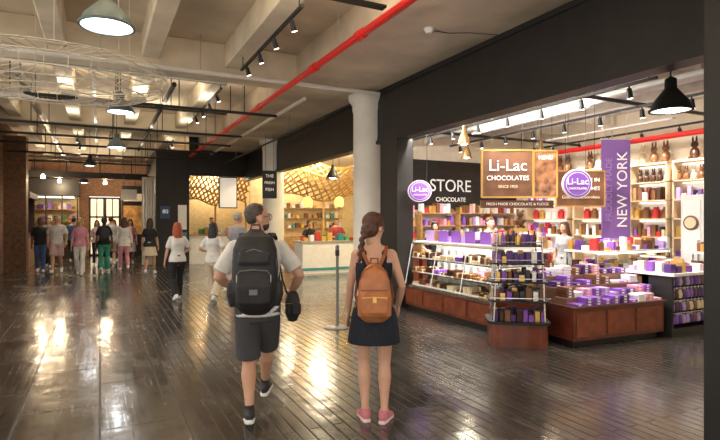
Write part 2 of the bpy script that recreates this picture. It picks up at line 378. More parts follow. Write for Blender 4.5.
def track(x,y0,y1,z,n,aim=(0,0,-1),lightpow=60,ceil=4.33,name='track_light',c=(1,.88,.7)):
    b=B(); b.bx(x-.02,x+.02,y0,y1,z,z+.035,BLACKM)
    for y in (y0+.1,y1-.1): b.cyl((x,y,z),(x,y,ceil),.008,.008,BLACKM,6)
    A=V(aim).normalized(); pts=[]
    for i in range(n):
        y=y0+(i+.5)*(y1-y0)/n; p=V((x,y,z-.05)); b.cyl((x,y,z),p,.01,.01,BLACKM,6)
        q=p+A*.11; b.cyl(p-A*.02,q,.028,.04,BLACKM,12); b.cyl(q-A*.005,q+A*.004,.033,.033,LAMPW,12); pts.append(q+A*.02)
    o=b.obj(name)
    for q in pts:
        l=light('SPOT','spot_lamp',q,lightpow,c,.05,parent=o,angle=math.radians(95)); l.rotation_euler=A.to_track_quat('-Z','Y').to_euler()
    return o
track(2.1,5.7,8.6,4.12,4,aim=(.35,.1,-1),lightpow=45)
track(2.1,10.2,13.6,4.18,4,aim=(.35,-.1,-1),lightpow=40)
track(2.1,17.6,19.2,4.18,2,aim=(.3,-.1,-1),lightpow=30)
track(-.6,17.7,20.6,4.2,3,aim=(-.3,.2,-1),lightpow=30)

def pendant(x,y,z,r,name='pendant_lamp',top=4.75,shade=BLACKM,inner=LAMPC,pw=90,c=(.95,.97,1),br=.62):
    b=B()
    b.lathe((x,y,z),[(r,0),(r*.98,.02),(r*.85,.10),(r*.5,.19),(r*.3,.24),(r*.28,.34),(r*.12,.36),(.01,.37)],shade,28)
    b.lathe((x,y,z+.004),[(r*.96,0),(r*.8,.09),(r*.45,.17),(.0,.18)],WHITE,28)
    b.ell((x,y,z+.03),(r*br,r*br,.05),inner)
    b.cyl((x,y,z+.36),(x,y,top),.008,.008,BLACKM,6)
    b.lathe((x,y,z),[(r+.012,.0),(r+.012,.02),(r-.01,.02),(r-.01,0),(r+.012,0)],shade,28)
    o=b.obj(name)
    light('SPOT','pendant_bulb',(x,y,z-.03),pw,c,r*.7,parent=o,angle=math.radians(165),blend=.5)
    return o
TEALM=mat('enamel_teal',(.10,.15,.16),.35)
pendant(.06,5.55,3.50,.24,shade=TEALM,br=.85)
pendant(.32,9.95,3.52,.225,shade=TEALM,br=.85)
pendant(.38,14.7,3.50,.225,shade=TEALM,br=.85)
pendant(-.3,19.5,3.45,.2)
pendant(-.6,24.6,3.2,.2,c=(1,.8,.5),pw=50)

b=B(); WR=mat('galvanised_wire',(.62,.58,.50),.5,.3)
cx,cy=-.55,7.6
def wring(a,bb,z,n=40): b.tube([(cx+a*math.cos(2*pi*i/n),cy+bb*math.sin(2*pi*i/n),z) for i in range(n+1)],.008,WR,5)
for a,z in ((1.35,3.62),(1.38,3.5),(1.32,3.36),(1.1,3.28),(.8,3.24),(1.05,3.66),(.5,3.23)): wring(a,a*.75,z)
for i in range(36):
    an=2*pi*i/36; c_,s_=math.cos(an),math.sin(an)
    b.tube([(cx+r*c_,cy+r*.75*s_,z) for r,z in ((.3,3.22),(.8,3.24),(1.1,3.28),(1.32,3.36),(1.38,3.5),(1.35,3.62),(1.05,3.66),(.5,3.68))],.005,WR,4)
for i in range(7):
    an=i*2.4; b.tube([(cx+.9*math.cos(an),cy+.7*math.sin(an),3.66),(cx+.9*math.cos(an),cy+.7*math.sin(an),4.75)],.005,WR,4)
b.obj('wire_mesh_canopy')
b=B(); b.lathe((4.0,5.9,4.25),[(.0,-.07),(.045,-.065),(.06,-.03),(.075,-.02),(.075,0)],WHITE,20)
b.tube([(4.05,5.9,4.23),(4.3,5.85,4.22),(4.5,5.7,4.21),(4.95,5.6,4.22)],.006,BLACKM,6); b.obj('smoke_detector')

# ------------------------------------------------------------------ chocolate shop
PW=PROD
b=B(); y0,y1=5.85,8.3
b.bx(5.1,5.85,y0,y1,.09,.42,BROWNW); b.bx(5.16,5.85,y0,y1,0,.09,BLACK)
for k in range(4): 
    yy=y0+(k+.5)*(y1-y0)/4; b.bx(5.085,5.1,yy-.27,yy+.27,.14,.38,MAHP)
b.bx(5.08,5.88,y0,y1,.42,.46,CHROME)
b.bx(5.83,5.86,y0,y1,.46,1.22,WHITE)
b.bx(5.25,5.9,y0-.02,y1,1.22,1.26,WHITEP)
for z in (.68,.94): b.bx(5.2,5.8,y0+.02,y1-.02,z,z+.012,GLASS)
b.add([(5.1,y0,.46),(5.1,y1,.46),(5.25,y1,1.22),(5.25,y0,1.22)],[(0,1,2,3)],GLASS)
b.add([(5.1,y0,.46),(5.83,y0,.46),(5.83,y0,1.22),(5.25,y0,1.22)],[(0,1,2,3)],GLASS)
for yy in [y0+i*(y1-y0)/3 for i in range(4)]:
    b.tube([(5.1,yy,.46),(5.25,yy,1.22)],.01,CHROME,6)
b.tube([(5.25,y0,1.22),(5.25,y1,1.22)],.014,CHROME,6); b.tube([(5.1,y0,.46),(5.1,y1,.46)],.014,CHROME,6)
b.bx(5.3,5.34,y0+.05,y1-.05,1.2,1.218,WHITE)
o=b.obj('glass_display_case')
for z in (1.19,.93): light('AREA','added_case_fill',(5.3 if z>1 else 5.24,(y0+y1)/2,z),17,(1,.93,.82),.03,rot=(0,math.radians(-25),0),parent=o,sy=y1-y0-.2)  # fill lamps added to brighten the inside of the case
b=B()
for z in (.46,.695,.955):
    n=11
    for i in range(n):
        a=y0+.06+i*(y1-y0-.1)/n; w=(y1-y0-.1)/n*.9
        for xx in (5.2,5.48):
            b.bx(xx,xx+.25,a,a+w,z,z+.018,CHOC[3] if R.random()<.7 else GOLD)
            m=R.choice([CHOC[0],CHOC[1],CHOC[1],CHOC[2],CHOC[0],PINK if R.random()<.5 else PURPLE])
            hh=R.choice([.035,.035,.07,.1])
            for p in range(4):
                for q in range(4):
                    b.box((xx+.035+p*.06,a+w*(q+.5)/4,z+.018+hh/2),(.04,w/4*.7,hh),m if R.random()<.85 else CHOC[2])
        b.box((5.75,a+w/2,z+.1),(.02,w*.5,.1),WHITE)
b.obj('chocolate_trays',parent=o)
b=B()
clutter(b,5.45,5.85,y0+.05,y1-.1,1.26,.11,.13,.05,.20,PW+[WHITE,GOLD,CHOC[1],PINK],.9)
for k in range(6):
    yy=y0+.2+k*.38; b.box((5.42,yy,1.36),(.02,.18,.2),R.choice([PURPLE,WHITE,LILAC]),.3)
b.obj('countertop_products',parent=o)

E=empty('tiered_display_rack',loc=(5.0,5.30,0),yaw=math.radians(-35))
b=B()
b.loft([((0,0,0),.37,.30),((0,0,.3),.37,.30)],BROWNW,pw=6,rnd=False,n=24)
b.loft([((0,0,.3),.40,.33),((0,0,.33),.40,.33)],BLACK,pw=6,rnd=False,n=24)
for z,w in ((.58,.38),(.83,.37),(1.07,.35),(1.3,.32)):
    b.loft([((0,0,z),w,w*.78),((0,0,z+.02),w,w*.78)],BLACK,pw=6,rnd=False,n=24)
    b.tube([(-w,-w*.78,z+.06),(w,-w*.78,z+.06)],.006,CHROME,6)
for sx in(-1,1):
    for sy in(-1,1): b.cyl((sx*.32,sy*.24,.33),(sx*.28,sy*.21,1.48),.012,.012,CHROME,8)
b.obj('rack_frame',parent=E)
b=B()
for z,w,h in ((.33,.34,.16),(.6,.33,.18),(.85,.31,.16),(1.09,.3,.16)):
    clutter(b,-w,w,-w*.7,w*.7,z,.075,.1,h*.5,h,[PURPLE,DPURP,DPURP,DARKP,CHOC[0],GOLD,WHITE,CHOC[1]],.97)
for i in range(8):
    x=-.25+i*.065; b.lathe((x,-.2+R.uniform(0,.2),1.32),[(.0,0),(.026,0),(.026,.11),(.01,.15),(.01,.19),(0,.19)],R.choice([PURPLE,DPURP,CHOC[0],GOLD]),10)
clutter(b,-.25,.25,-.05,.22,1.32,.1,.1,.08,.2,[PURPLE,LILAC,GOLD],.9)
b.ell((.05,.05,1.62),(.06,.05,.075),CHOC[1]); b.ell((.05,.03,1.73),(.045,.045,.045),CHOC[1])
for q in(-1,1): b.ell((.05+q*.035,.03,1.77),(.016,.012,.016),CHOC[1]); b.ell((.05+q*.06,.0,1.64),(.02,.035,.02),CHOC[1]); b.ell((.05+q*.035,-.02,1.56),(.022,.05,.022),CHOC[1])
b.bx(-.03,.13,-.03,.13,1.5,1.55,GOLD)
b.obj('rack_products',parent=E)

C=empty('sales_counter',loc=(6.25,4.72,0),yaw=math.radians(-4))
b=B(); CW=.82
b.bx(-CW,CW,-.05,.75,.09,.5,BROWNW); b.bx(-CW+.05,CW-.05,.02,.7,0,.09,BLACK)
for k in range(3): b.bx(-.78+k*.53,-.3+k*.53,-.065,-.05,.14,.45,MAHP)
b.bx(-CW-.03,CW+.03,-.08,.78,.5,.53,mat('counter_top_brown',(.10,.03,.02),.3))
for k,(z,y) in enumerate(((.62,.2),(.74,.42),(.86,.62))): b.bx(-CW+.02,CW-.02,y-.1,y+.14,.53,z,mat('counter_riser',(.2,.1,.06),.4))
b.obj('counter_body',parent=C,bevel=.004)
b=B()
def stacks(y,z,xs0,xs1,n):
    for i in range(n):
        x=xs0+(i+.5)*(xs1-xs0)/n; m=R.choice([PURPLE,LILAC,DPURP,PURPLE,WHITE,CHOC[1],PINK]); k=R.randint(1,4)
        for j in range(k):
            b.box((x+R.uniform(-.01,.01),y,z+.02+j*.035),((xs1-xs0)/n*.82,.16,.03),m,R.uniform(-.05,.05)); 
            b.box((x,y-.083,z+.02+j*.035),((xs1-xs0)/n*.3,.002,.02),WHITE)
stacks(.03,.53,-.8,.8,10); stacks(.2,.62,-.8,.8,10); stacks(.42,.74,-.8,.8,9); stacks(.62,.86,-.8,.8,9)
b.obj('gift_boxes',parent=C)

b=B()
b.bx(7.15,8.15,4.55,5.0,0,.12,BLACK); b.bx(7.15,8.15,4.9,5.0,.12,.86,BLACKM); b.bx(7.12,8.18,4.5,5.3,.86,.9,WHITEP)
for x in (7.15,8.11): b.bx(x,x+.04,4.55,5.0,.12,.86,BLACKM)
for r_ in range(4):
    z=.18+r_*.18
    b.tube([(7.2,4.6,z+.14),(8.1,4.6,z+.14)],.006,CHROME,6)
    for i in range(11):
        x=7.21+i*.086
        for d in range(2):
            b.cyl((x,4.58+d*.1,z+.12),(x,4.58+d*.1,z+.15),.004,.004,CHROME,5)
            b.loft([((x,4.58+d*.1,z+.0),.034,.016),((x,4.58+d*.1,z+.05),.037,.024),((x,4.58+d*.1,z+.12),.03,.006)],R.choice([CHOC[1],DPURP,PURPLE,CHOC[0],DARKP,CHOC[2],LILAC]),n=8,pw=3,rnd=False)
clutter(b,7.15,8.15,4.55,5.25,.9,.12,.14,.05,.16,MIXP,.9)
b.obj('hanging_bag_rack')

def island(name,x0,x1,y0,y1,h,top):
    b=B(); b.bx(x0,x1,y0,y1,0,h*.45,BROWNW); b.bx(x0-.03,x1+.03,y0-.03,y1+.03,h*.45,h*.48,WHITEP)
    b.bx(x0,x1,y0,y0+.01,h*.48,h,GLASS); b.bx(x0,x0+.01,y0,y1,h*.48,h,GLASS); b.bx(x0-.02,x1+.02,y0-.02,y1+.02,h,h+.03,WHITEP)
    for xx in (x0,x1-.02):
        for yy in(y0,y1-.02): b.bx(xx,xx+.02,yy,yy+.02,h*.48,h,CHROME)
    b.bx(x0+.05,x1-.05,y0+.03,y0+.06,h-.03,h-.01,PANEL)
    b.bx(x0+.02,x1-.02,y0+.1,y1-.02,h*.73,h*.73+.012,WHITE)
    clutter(b,x0+.05,x1-.05,y0+.08,y1-.05,h*.48,.11,.12,.05,.2,[CHOC[0],CHOC[1],CHOC[2],GOLD,WHITE,PINK],.95)
    clutter(b,x0+.05,x1-.05,y0+.12,y1-.05,h*.74,.11,.12,.05,.16,[CHOC[0],CHOC[1],CHOC[2],GOLD,WHITE,PURPLE],.95)
    clutter(b,x0,x1,y0,y1,h+.03,.10,.12,.04,top,MIXP,.9)
    return b.obj(name)
island('glass_display_case',7.1,9.0,5.75,6.35,1.12,.22)
island('glass_display_case',6.3,6.75,6.3,7.3,1.15,.30)
island('glass_display_case',8.7,9.6,4.6,5.2,1.1,.22)
b=B(); b.bx(6.85,7.25,6.85,7.2,0,.95,BROWNW); b.box((7.05,7.0,1.0),(.3,.3,.1),BLACKM); b.box((7.05,6.95,1.22),(.34,.03,.25),BLACKM,.2); b.cyl((7.05,7,1.05),(7.05,6.97,1.2),.02,.02,BLACKM); b.obj('cash_register')

def shelf_unit(name,y0,y1,x=10.2,z0=.2,z1=2.75,n=7,back=None):
    b=B(); b.bx(x-.04,x,y0,y1,z0,z1,back or WHITEP)
    for yy in (y0,y1-.03): b.bx(x-.38,x-.04,yy,yy+.03,z0,z1,SHELFW)
    b.bx(x-.38,x-.04,y0,y1,z1,z1+.04,SHELFW); b.bx(x-.38,x-.04,y0,y1,0,z0,BROWNW)
    for i in range(n):
        z=z0+i*(z1-z0)/n; b.bx(x-.38,x-.04,y0,y1,z,z+.025,SHELFW)
        b.bx(x-.1,x-.08,y0+.04,y1-.04,z+(z1-z0)/n-.03,z+(z1-z0)/n-.015,PANEL)
        if i%3==1:
            k=int((y1-y0)/.2)
            for j in range(k):
                yy=y0+.12+j*.2; b.lathe((x-.22,yy,z+.025),[(0,0),(.07,0),(.08,.05),(.08,.17),(.05,.2),(.05,.23),(0,.23)],R.choice([CHOC[1],REDB,GOLD,WHITE,PINK]),12)
        elif i==n-1:
            for j in range(int((y1-y0)/.14)): figurine(b,x-.22,y0+.1+j*.14,z+.025,1.1,R.choice([CHOC[1],CHOC[0],CHOC[2]]))
        else: clutter(b,x-.36,x-.12,y0+.05,y1-.05,z+.025,.12,.09,.10,(z1-z0)/n*.75,MIXP,.97)
    for j in range(int((y1-y0)/.24)): figurine(b,x-.2,y0+.14+j*.24,z1+.04,1.7,R.choice([CHOC[1],CHOC[1],CHOC[0],CHOC[2]]))
    return b.obj(name)
shelf_unit('wall_shelving',5.55,6.25); shelf_unit('wall_shelving',6.35,7.15); shelf_unit('wall_shelving',7.4,8.6,back=CREAM); shelf_unit('wall_shelving',8.75,10.1); shelf_unit('wall_shelving',4.2,5.45)
b=B(); b.bx(9.45,9.8,5.45,5.85,0,2.1,WHITEP); b.bx(9.43,9.45,5.5,5.8,.2,2.0,WHITE); b.cyl((9.43,5.65,1.6),(9.4,5.65,1.6),.13,.13,SIGNB,24); b.cyl((9.41,5.65,1.6),(9.39,5.65,1.6),.1,.1,CHOC[2],24)
b.bx(9.4,9.43,5.5,5.53,.9,1.3,CHROME)
b.obj('white_cabinet')
b=B()
for x0 in (5.6,6.7,7.8,8.8):
    b.bx(x0,x0+1.0,10.15,10.5,0,.9,BROWNW)
    for z in (.9,1.2,1.5,1.8): b.bx(x0,x0+1.0,10.2,10.5,z,z+.02,TANW); clutter(b,x0+.03,x0+.97,10.22,10.45,z+.02,.1,.12,.1,.24,MIXP,.97)
    b.bx(x0,x0+.03,10.2,10.5,.9,1.85,TANW); b.bx(x0,x0+1,10.48,10.5,.9,1.85,WHITEP)
b.obj('back_bar_shelving')
o=empty('wall_lettering',loc=(7.75,10.49,2.3)); text('STORE',.42,(0,-.01,.18),WHITET,o); text('CHOCOLATE',.15,(0,-.01,-.15),WHITET,o)

def sign(name,loc,yawd,w,h,board,texts,oval=False,rim=None,hang=3.6):
    E=empty(name,loc=loc,yaw=math.radians(yawd))
    b=B()
    if oval:
        if rim: b.loft([((0,.02,0),w/2,h/2),((0,-.02,0),w/2,h/2)],rim,n=32,rnd=False)
        b.loft([((0,0.01,0),w/2*.92,h/2*.92),((0,-.03,0),w/2*.92,h/2*.92)],board,n=32,rnd=False)
        b.loft([((0,-.03,0),w/2*.8,h/2*.8),((0,-.033,0),w/2*.8,h/2*.8)],rim,n=32,rnd=False)
        b.loft([((0,-.03,0),w/2*.76,h/2*.76),((0,-.036,0),w/2*.76,h/2*.76)],board,n=32,rnd=False)
    else:
        b.bx(-w/2,w/2,-.02,.02,-h/2,h/2,board)
        if rim:
            for s in(-1,1): b.bx(s*w/2-.012,s*w/2+.012,-.03,.03,-h/2,h/2,rim); b.bx(-w/2,w/2,-.03,.03,s*h/2-.012,s*h/2+.012,rim)
    for s in(-1,1):
        b.cyl((s*w*.3,0,h/2*(.75 if oval else 1)),(s*w*.3,0,hang-loc[2]),.004,.004,BLACKM,6)
    b.obj('board',parent=E)
    for (t,sz,x,z,m) in texts: text(t,sz,(x,-.04,z),m,E)
    return E
sign('hanging_shop_sign',(5.6,6.14,2.36),-27,.78,.72,SIGNB,[('Li-Lac',.25,0,.12,WHITET),('CHOCOLATES',.1,0,-.07,WHITET),('SINCE 1923',.06,0,-.2,CHOC[2])],rim=GOLD,hang=3.94)
sign('hanging_picture_board',(6.16,5.92,2.36),-27,.36,.72,mat('photo_print_brown',(.25,.11,.05),.4,noise=.8,nscale=9),[('MENU',.08,0,.25,WHITET)],rim=GOLD,hang=3.94)
sign('hanging_oval_sign',(6.15,5.31,2.17),-27,.42,.42,PURPLE,[('Li-Lac',.13,0,.03,WHITET),('CHOCOLATES',.04,0,-.07,WHITET)],oval=True,rim=WHITE,hang=3.94)
sign('hanging_oval_sign',(5.25,8.05,2.18),-27,.44,.4,PURPLE,[('Li-Lac',.13,0,.03,WHITET),('CHOCOLATES',.04,0,-.07,WHITET)],oval=True,rim=WHITE,hang=3.94)
sign('menu_board',(7.55,6.45,2.2),-27,.85,.62,SIGNB,[('HANDMADE IN',.095,0,.15,WHITET),('SMALL BATCHES',.09,0,.0,WHITET),('Gourmet Chocolate',.08,0,-.15,CHOC[2])],rim=TANW,hang=3.94)
sign('ingredient_board',(5.9,6.25,1.9),-27,1.15,.12,SIGNB,[('FRESH MADE CHOCOLATE & FUDGE',.06,0,0,WHITET)],hang=2.0)
E=empty('vertical_banner',loc=(8.68,6.6,2.22),yaw=math.radians(-27)); b=B(); b.bx(-.27,.27,-.01,.01,-.95,.95,mat('banner_purple',(.27,.14,.47),.6))
b.bx(-.27,.27,-.012,-.01,-.95,-.91,LILAC); b.cyl((-.29,0,.95),(.29,0,.95),.015,.015,CHROME,8); b.cyl((-.2,0,.95),(-.2,0,1.72),.005,.005,CHROME,6); b.cyl((.2,0,.95),(.2,0,1.72),.005,.005,CHROME,6); b.obj('banner_cloth',parent=E)
text('NEW YORK',.27,(.12,-.02,0),WHITET,E,rot=(pi/2,-pi/2,0)); text('PROUDLY MADE',.16,(-.13,-.02,0),LILAC,E,rot=(pi/2,-pi/2,0))
def shop_pend(x,y,z,r,**k): return pendant(x,y,z,r,top=3.95,inner=LAMPW,pw=k.get('pw',60),c=(1,.87,.65),shade=k.get('shade',BLACKM))
shop_pend(5.40,3.45,2.80,.2,pw=90,shade=mat('matt_black_shade',(.008,.008,.008),.75,spec=.2))
BRZ=mat('bronze_shade',(.25,.14,.05),.4,.5)
for (x,y,z) in ((5.6,7.2,2.95),(6.6,8.4,2.9),(7.6,7.4,2.85),(8.6,8.6,2.85)): shop_pend(x,y,z,.1,shade=BRZ)
for x in (6.0,7.3,9.4):
    track(x,4.0,9.9,3.35,8,aim=(.15 if x<9 else .5,0,-1),lightpow=105,ceil=3.95,c=(1,.93,.83))
b=B(); b.tube([(9.1,4.4,3.15),(9.1,10.3,3.15)],.05,REDP,12)
for y in (5,7,9): b.cyl((9.1,y,3.15),(9.1,y,3.95),.008,.008,GREYM,6)
b.obj('red_sprinkler_pipe')
b=B(); b.tube([(6.9,2.2,3.52),(6.9,10.3,3.52)],.07,WHITEP,12); b.tube([(7.9,2.2,3.5),(7.9,10.3,3.5)],.035,WHITEP,10); b.tube([(5.6,2.2,3.5),(5.6,10.3,3.5)],.03,GREYM,10)
b.tube([(5.3,5.2,3.42),(10.1,5.2,3.42)],.03,BLACKM,8); b.tube([(5.3,8.7,3.42),(10.1,8.7,3.42)],.03,BLACKM,8)
for y in (4,7,10): b.cyl((6.9,y,3.5),(6.9,y,3.95),.01,.01,GREYM,6); b.cyl((7.9,y,3.5),(7.9,y,3.95),.01,.01,GREYM,6); b.cyl((5.6,y,3.5),(5.6,y,3.95),.01,.01,GREYM,6)
b.obj('ceiling_pipe')
for y in (5.8,8.0):  # added general fill for the shop, hidden behind the fascia
    b=B(); b.bx(5.22,5.32,y-.9,y+.9,3.3,3.36,WHITE); o=b.obj('added_fill_strip')
    light('AREA','added_shop_fill',(5.27,y,3.29),150,(1,.94,.86),.08,parent=o,sy=1.8,rot=(0,math.radians(-35),0))
for x,y in ((6.7,6.9),(8.7,6.9)):  # added bars throwing fill light up onto the shop ceiling
    b=B(); b.bx(x-.05,x+.05,y-1.4,y+1.4,3.36,3.39,WHITE); b.cyl((x,y,3.39),(x,y,3.95),.008,.008,GREYM,6); o=b.obj('added_upward_fill_bar')
    light('AREA','added_upward_fill',(x,y,3.40),30,(1,.94,.86),.08,parent=o,sy=2.8,rot=(pi,0,0))

# ------------------------------------------------------------------ middle stalls
b=B(); b.bx(5.5,9.5,14.9,15.6,0,.95,WHITEP); b.bx(5.45,9.55,14.85,15.65,.95,1.0,GREYM); b.bx(5.5,9.5,14.88,14.9,.1,.18,TEAL)
b.bx(5.6,9.4,15.0,15.02,1.0,1.4,GLASS); clutter(b,5.6,9.4,15.1,15.5,1.0,.2,.18,.06,.28,[WHITE,TANW,TEAL,GOLD,REDB,GREEN],.7); b.obj('food_stall_counter')
b=B(); b.bx(5.5,8.5,19.3,19.9,0,1.0,TANW); 
for z in (1.3,1.7,2.1): b.bx(5.5,9.0,19.6,19.9,z,z+.03,TANW); clutter(b,5.5,9.0,19.62,19.85,z+.03,.18,.2,.1,.25,[WHITE,TANW,GOLD,CHOC[1],CREAM,TEAL],.8)
b.obj('stall_back_shelving')
def lattice(name,x0,x1,y,z0,z1):
    b=B(); n=14; W=x1-x0
    def P(u,v):
        return (x0+W*u,y+1.3*math.sin(v*pi/2)*-1,z0+(z1-z0)*v+.14*math.sin(u*pi*3))
    for i in range(-8,n+8):
        for s in(1,-1):
            pts=[]
            for k in range(7):
                v=k/6; u=i/n+s*v*.35
                if 0<=u<=1: pts.append(P(u,v))
            if len(pts)>1: b.tube(pts,.032,BAMB,5)
    for v in (0,.33,.66,1): b.tube([P(k/16,v) for k in range(17)],.035,BAMB,6)
    for u in (0,.5,1): b.tube([(P(u,0)[0],y,0),P(u,0)],.04,BAMB,6)
    return b.obj(name)
lattice('bamboo_lattice',5.45,9.5,18.0,2.5,3.6)
lattice('bamboo_lattice',3.05,5.6,22.2,2.4,3.7)
for (x,y,z) in ((5.55,14.6,2.05),(6.4,14.2,2.05),(7.4,14.3,2.05)):
    b=B(); b.lathe((x,y,z),[(.0,.3),(.08,.28),(.13,.2),(.14,.08),(.11,0),(0,0)],LAMPY,16); b.cyl((x,y,z+.3),(x,y,3.9),.006,.006,BLACKM,6); b.obj('yellow_pendant_lamp')
pendant(5.5,12.6,2.75,.17,top=3.9,inner=LAMPW,pw=60,c=(1,.85,.6)); pendant(6.6,13.2,2.75,.17,top=3.9,inner=LAMPW,pw=60,c=(1,.85,.6))
b=B(); b.bx(2.98,5.0,20.2,20.8,0,1.05,WHITEP); b.bx(2.97,5.05,20.15,20.85,1.05,1.1,TANW); b.bx(3.05,4.9,20.25,20.27,1.1,1.5,GLASS)
clutter(b,3.05,4.9,20.35,20.75,1.1,.16,.16,.05,.3,[WHITE,TEAL,TANW,GOLD,PINK,GREEN],.8); b.obj('food_stall_counter')
b=B(); b.bx(4.05,4.75,20.12,20.16,2.1,3.3,BLACKM); b.bx(4.09,4.71,20.1,20.12,2.14,3.26,SCREEN); b.cyl((4.2,20.14,3.3),(4.2,20.14,3.5),.01,.01,BLACKM); b.cyl((4.6,20.14,3.3),(4.6,20.14,3.5),.01,.01,BLACKM)
b.obj('menu_screen')
for (x,y,p) in ((4.2,22.7,150),(3.6,20.9,85),(6.6,16.3,180),(6.4,18.9,100),(8.2,13,170),(6.0,12.0,100)):
    zt=4.7 if x<5 else 3.9
    b=B(); b.lathe((x,y,3.7),[(.0,0),(.16,0),(.18,.05),(.18,.1),(0,.1)],LAMPW,20); b.cyl((x,y,3.8),(x,y,zt),.01,.01,GREYM); o=b.obj('ceiling_lamp')
    light('POINT','lamp_bulb',(x,y,3.6),p,(1,.84,.58),.1,parent=o)
sign('hanging_blackboard_sign',(4.5,15.0,2.7),-15,.4,.8,BLACK,[('THE',.13,0,.25,WHITET),('FRESH',.11,0,.05,WHITET),('FISH',.13,0,-.15,WHITET)],rim=BLACKM,hang=4.2)
E=empty('wall_poster',loc=(2.35,19.98,0)); b=B(); b.bx(-.4,-.08,-.03,0,1.7,2.15,mat('blue_poster',(.03,.07,.2),.4)); b.bx(.2,.5,-.03,0,1.3,2.2,WHITEP); b.bx(.14,.5,-.03,0,.5,1.2,mat('poster_blue_light',(.08,.2,.35),.4)); b.obj('poster_sheets',parent=E)
text('80',.2,(-.24,-.04,1.95),WHITET,E)
b=B(); b.bx(.7,1.25,21.4,21.44,2.4,2.8,CREAM); b.cyl((.8,21.42,2.8),(.8,21.42,4.33),.008,.008,BLACKM); b.cyl((1.2,21.42,2.8),(1.2,21.42,4.33),.008,.008,BLACKM); b.obj('hanging_wayfinding_sign')
b=B(); b.bx(-2.65,-2.2,20.6,23,0,1.0,TANW); b.bx(-2.65,-2.2,20.6,20.65,1.0,2.4,DW); b.bx(-2.65,-2.2,22.95,23,1.0,2.4,DW); b.bx(-2.68,-2.1,20.5,23.1,2.4,2.6,DW); clutter(b,-2.6,-2.2,20.7,22.9,1.0,.2,.2,.1,.4,MIXP,.8); b.obj('vendor_cart')
for (x,y) in ((-1.9,22.6),(.2,25.2),(-1.5,24.8)): 
    b=B(); b.lathe((x,y,3.2),[(0,0),(.07,.0),(.08,.08),(.04,.16),(0,.16)],LAMPW,16); b.cyl((x,y,3.36),(x,y,4.75),.008,.008,BLACKM); o=b.obj('hanging_bulb'); light('POINT','bulb_glow',(x,y,3.1),85,(1,.74,.46),.08,parent=o)

b=B(); b.lathe((3.26,7.3,0),[(0,0),(.2,0),(.2,.012),(.17,.02),(.03,.03),(.022,.05),(.022,1.18),(.03,1.19),(.03,1.25),(.0,1.27)],mat('brushed_grey',(.16,.16,.16),.4,.5),24); b.lathe((3.26,7.3,1.1),[(.03,0),(.032,.01),(.032,.08),(.03,.09)],BLACK,20); b.obj('stanchion_post')

# ------------------------------------------------------------------ people
def ik(root,end,l1,l2,pole):
    root=V(root);end=V(end);d=end-root;L=min(d.length,l1+l2-.002);di=d.normalized()
    a=(l1*l1-l2*l2+L*L)/(2*L);h=math.sqrt(max(0,l1*l1-a*a));p=V(pole);p=p-di*p.dot(di);p.normalize()
    return root+di*a+p*h, root+di*L
def cloth(name,c,rough=.85,n=.12): return mat('cloth_'+name,c,rough,noise=n,nscale=6,bump=.6,bscale=11,bdist=.03)
SK={'fair':mat('skin_fair',(.62,.36,.25),.5,noise=.06,spec=.4),'tan':mat('skin_tan',(.55,.31,.21),.5,noise=.06,spec=.4),'dark':mat('skin_dark',(.16,.08,.05),.5,noise=.06,spec=.4)}
LIP=mat('lips',(.45,.13,.11),.45); EYEW=mat('eye_white',(.8,.8,.78),.2); IRIS=mat('iris',(.05,.03,.02),.2)
SOLEW=mat('sole_white',(.8,.8,.78),.6)
HAIR={k:mat('hair_'+k,c,.5,noise=.5,nscale=25,bump=.8,bscale=60,bdist=.01) for k,c in {'black':(.018,.014,.012),'cropped':(.055,.042,.035),'brown':(.075,.027,.016),'red':(.35,.07,.02),'grey':(.35,.33,.3),'blond':(.45,.28,.1)}.items()}

def hand(wr,d,side,nrm,m,name,parent,voxel,curl=.5):
    d=V(d).normalized(); s_=V(side); s_=(s_-d*s_.dot(d)).normalized(); n_=V(nrm); n_=(n_-d*n_.dot(d)-s_*n_.dot(s_)).normalized(); w=V(wr)
    b=B(); b.loft([(w-d*.01,.026,.02),(w+d*.025,.034,.018),(w+d*.06,.041,.016),(w+d*.088,.04,.013)],m,side=tuple(s_),n=14,pw=2.4)
    for i,(L,o) in enumerate(((.068,.030),(.078,.010),(.072,-.011),(.056,-.030))):
        p=w+d*.08+s_*o; a=curl*.35; pts=[(p,.0095,.0095)]
        for j,f in enumerate((.45,.32,.23)):
            a+=curl*(.6+.12*i)*.6
            p=p+(d*math.cos(a)+n_*math.sin(a)+s_*(o*.8))*L*f; pts.append((p,.0088-.0008*j,.0088-.0008*j))
        b.loft(pts,m,side=tuple(s_),n=8)
    p=w+d*.025+s_*.028; pts=[(p,.014,.012)]
    for f,q in ((.035,(.65,.7,.25)),(.03,(.8,.4,.35)),(.022,(.9,.15,.4))):
        p=p+(d*q[0]+s_*q[1]+n_*q[2]).normalized()*f; pts.append((p,.0105,.0095))
    b.loft(pts,m,side=tuple(n_),n=8)
    return b.remesh(name,voxel,parent,smooth=1)

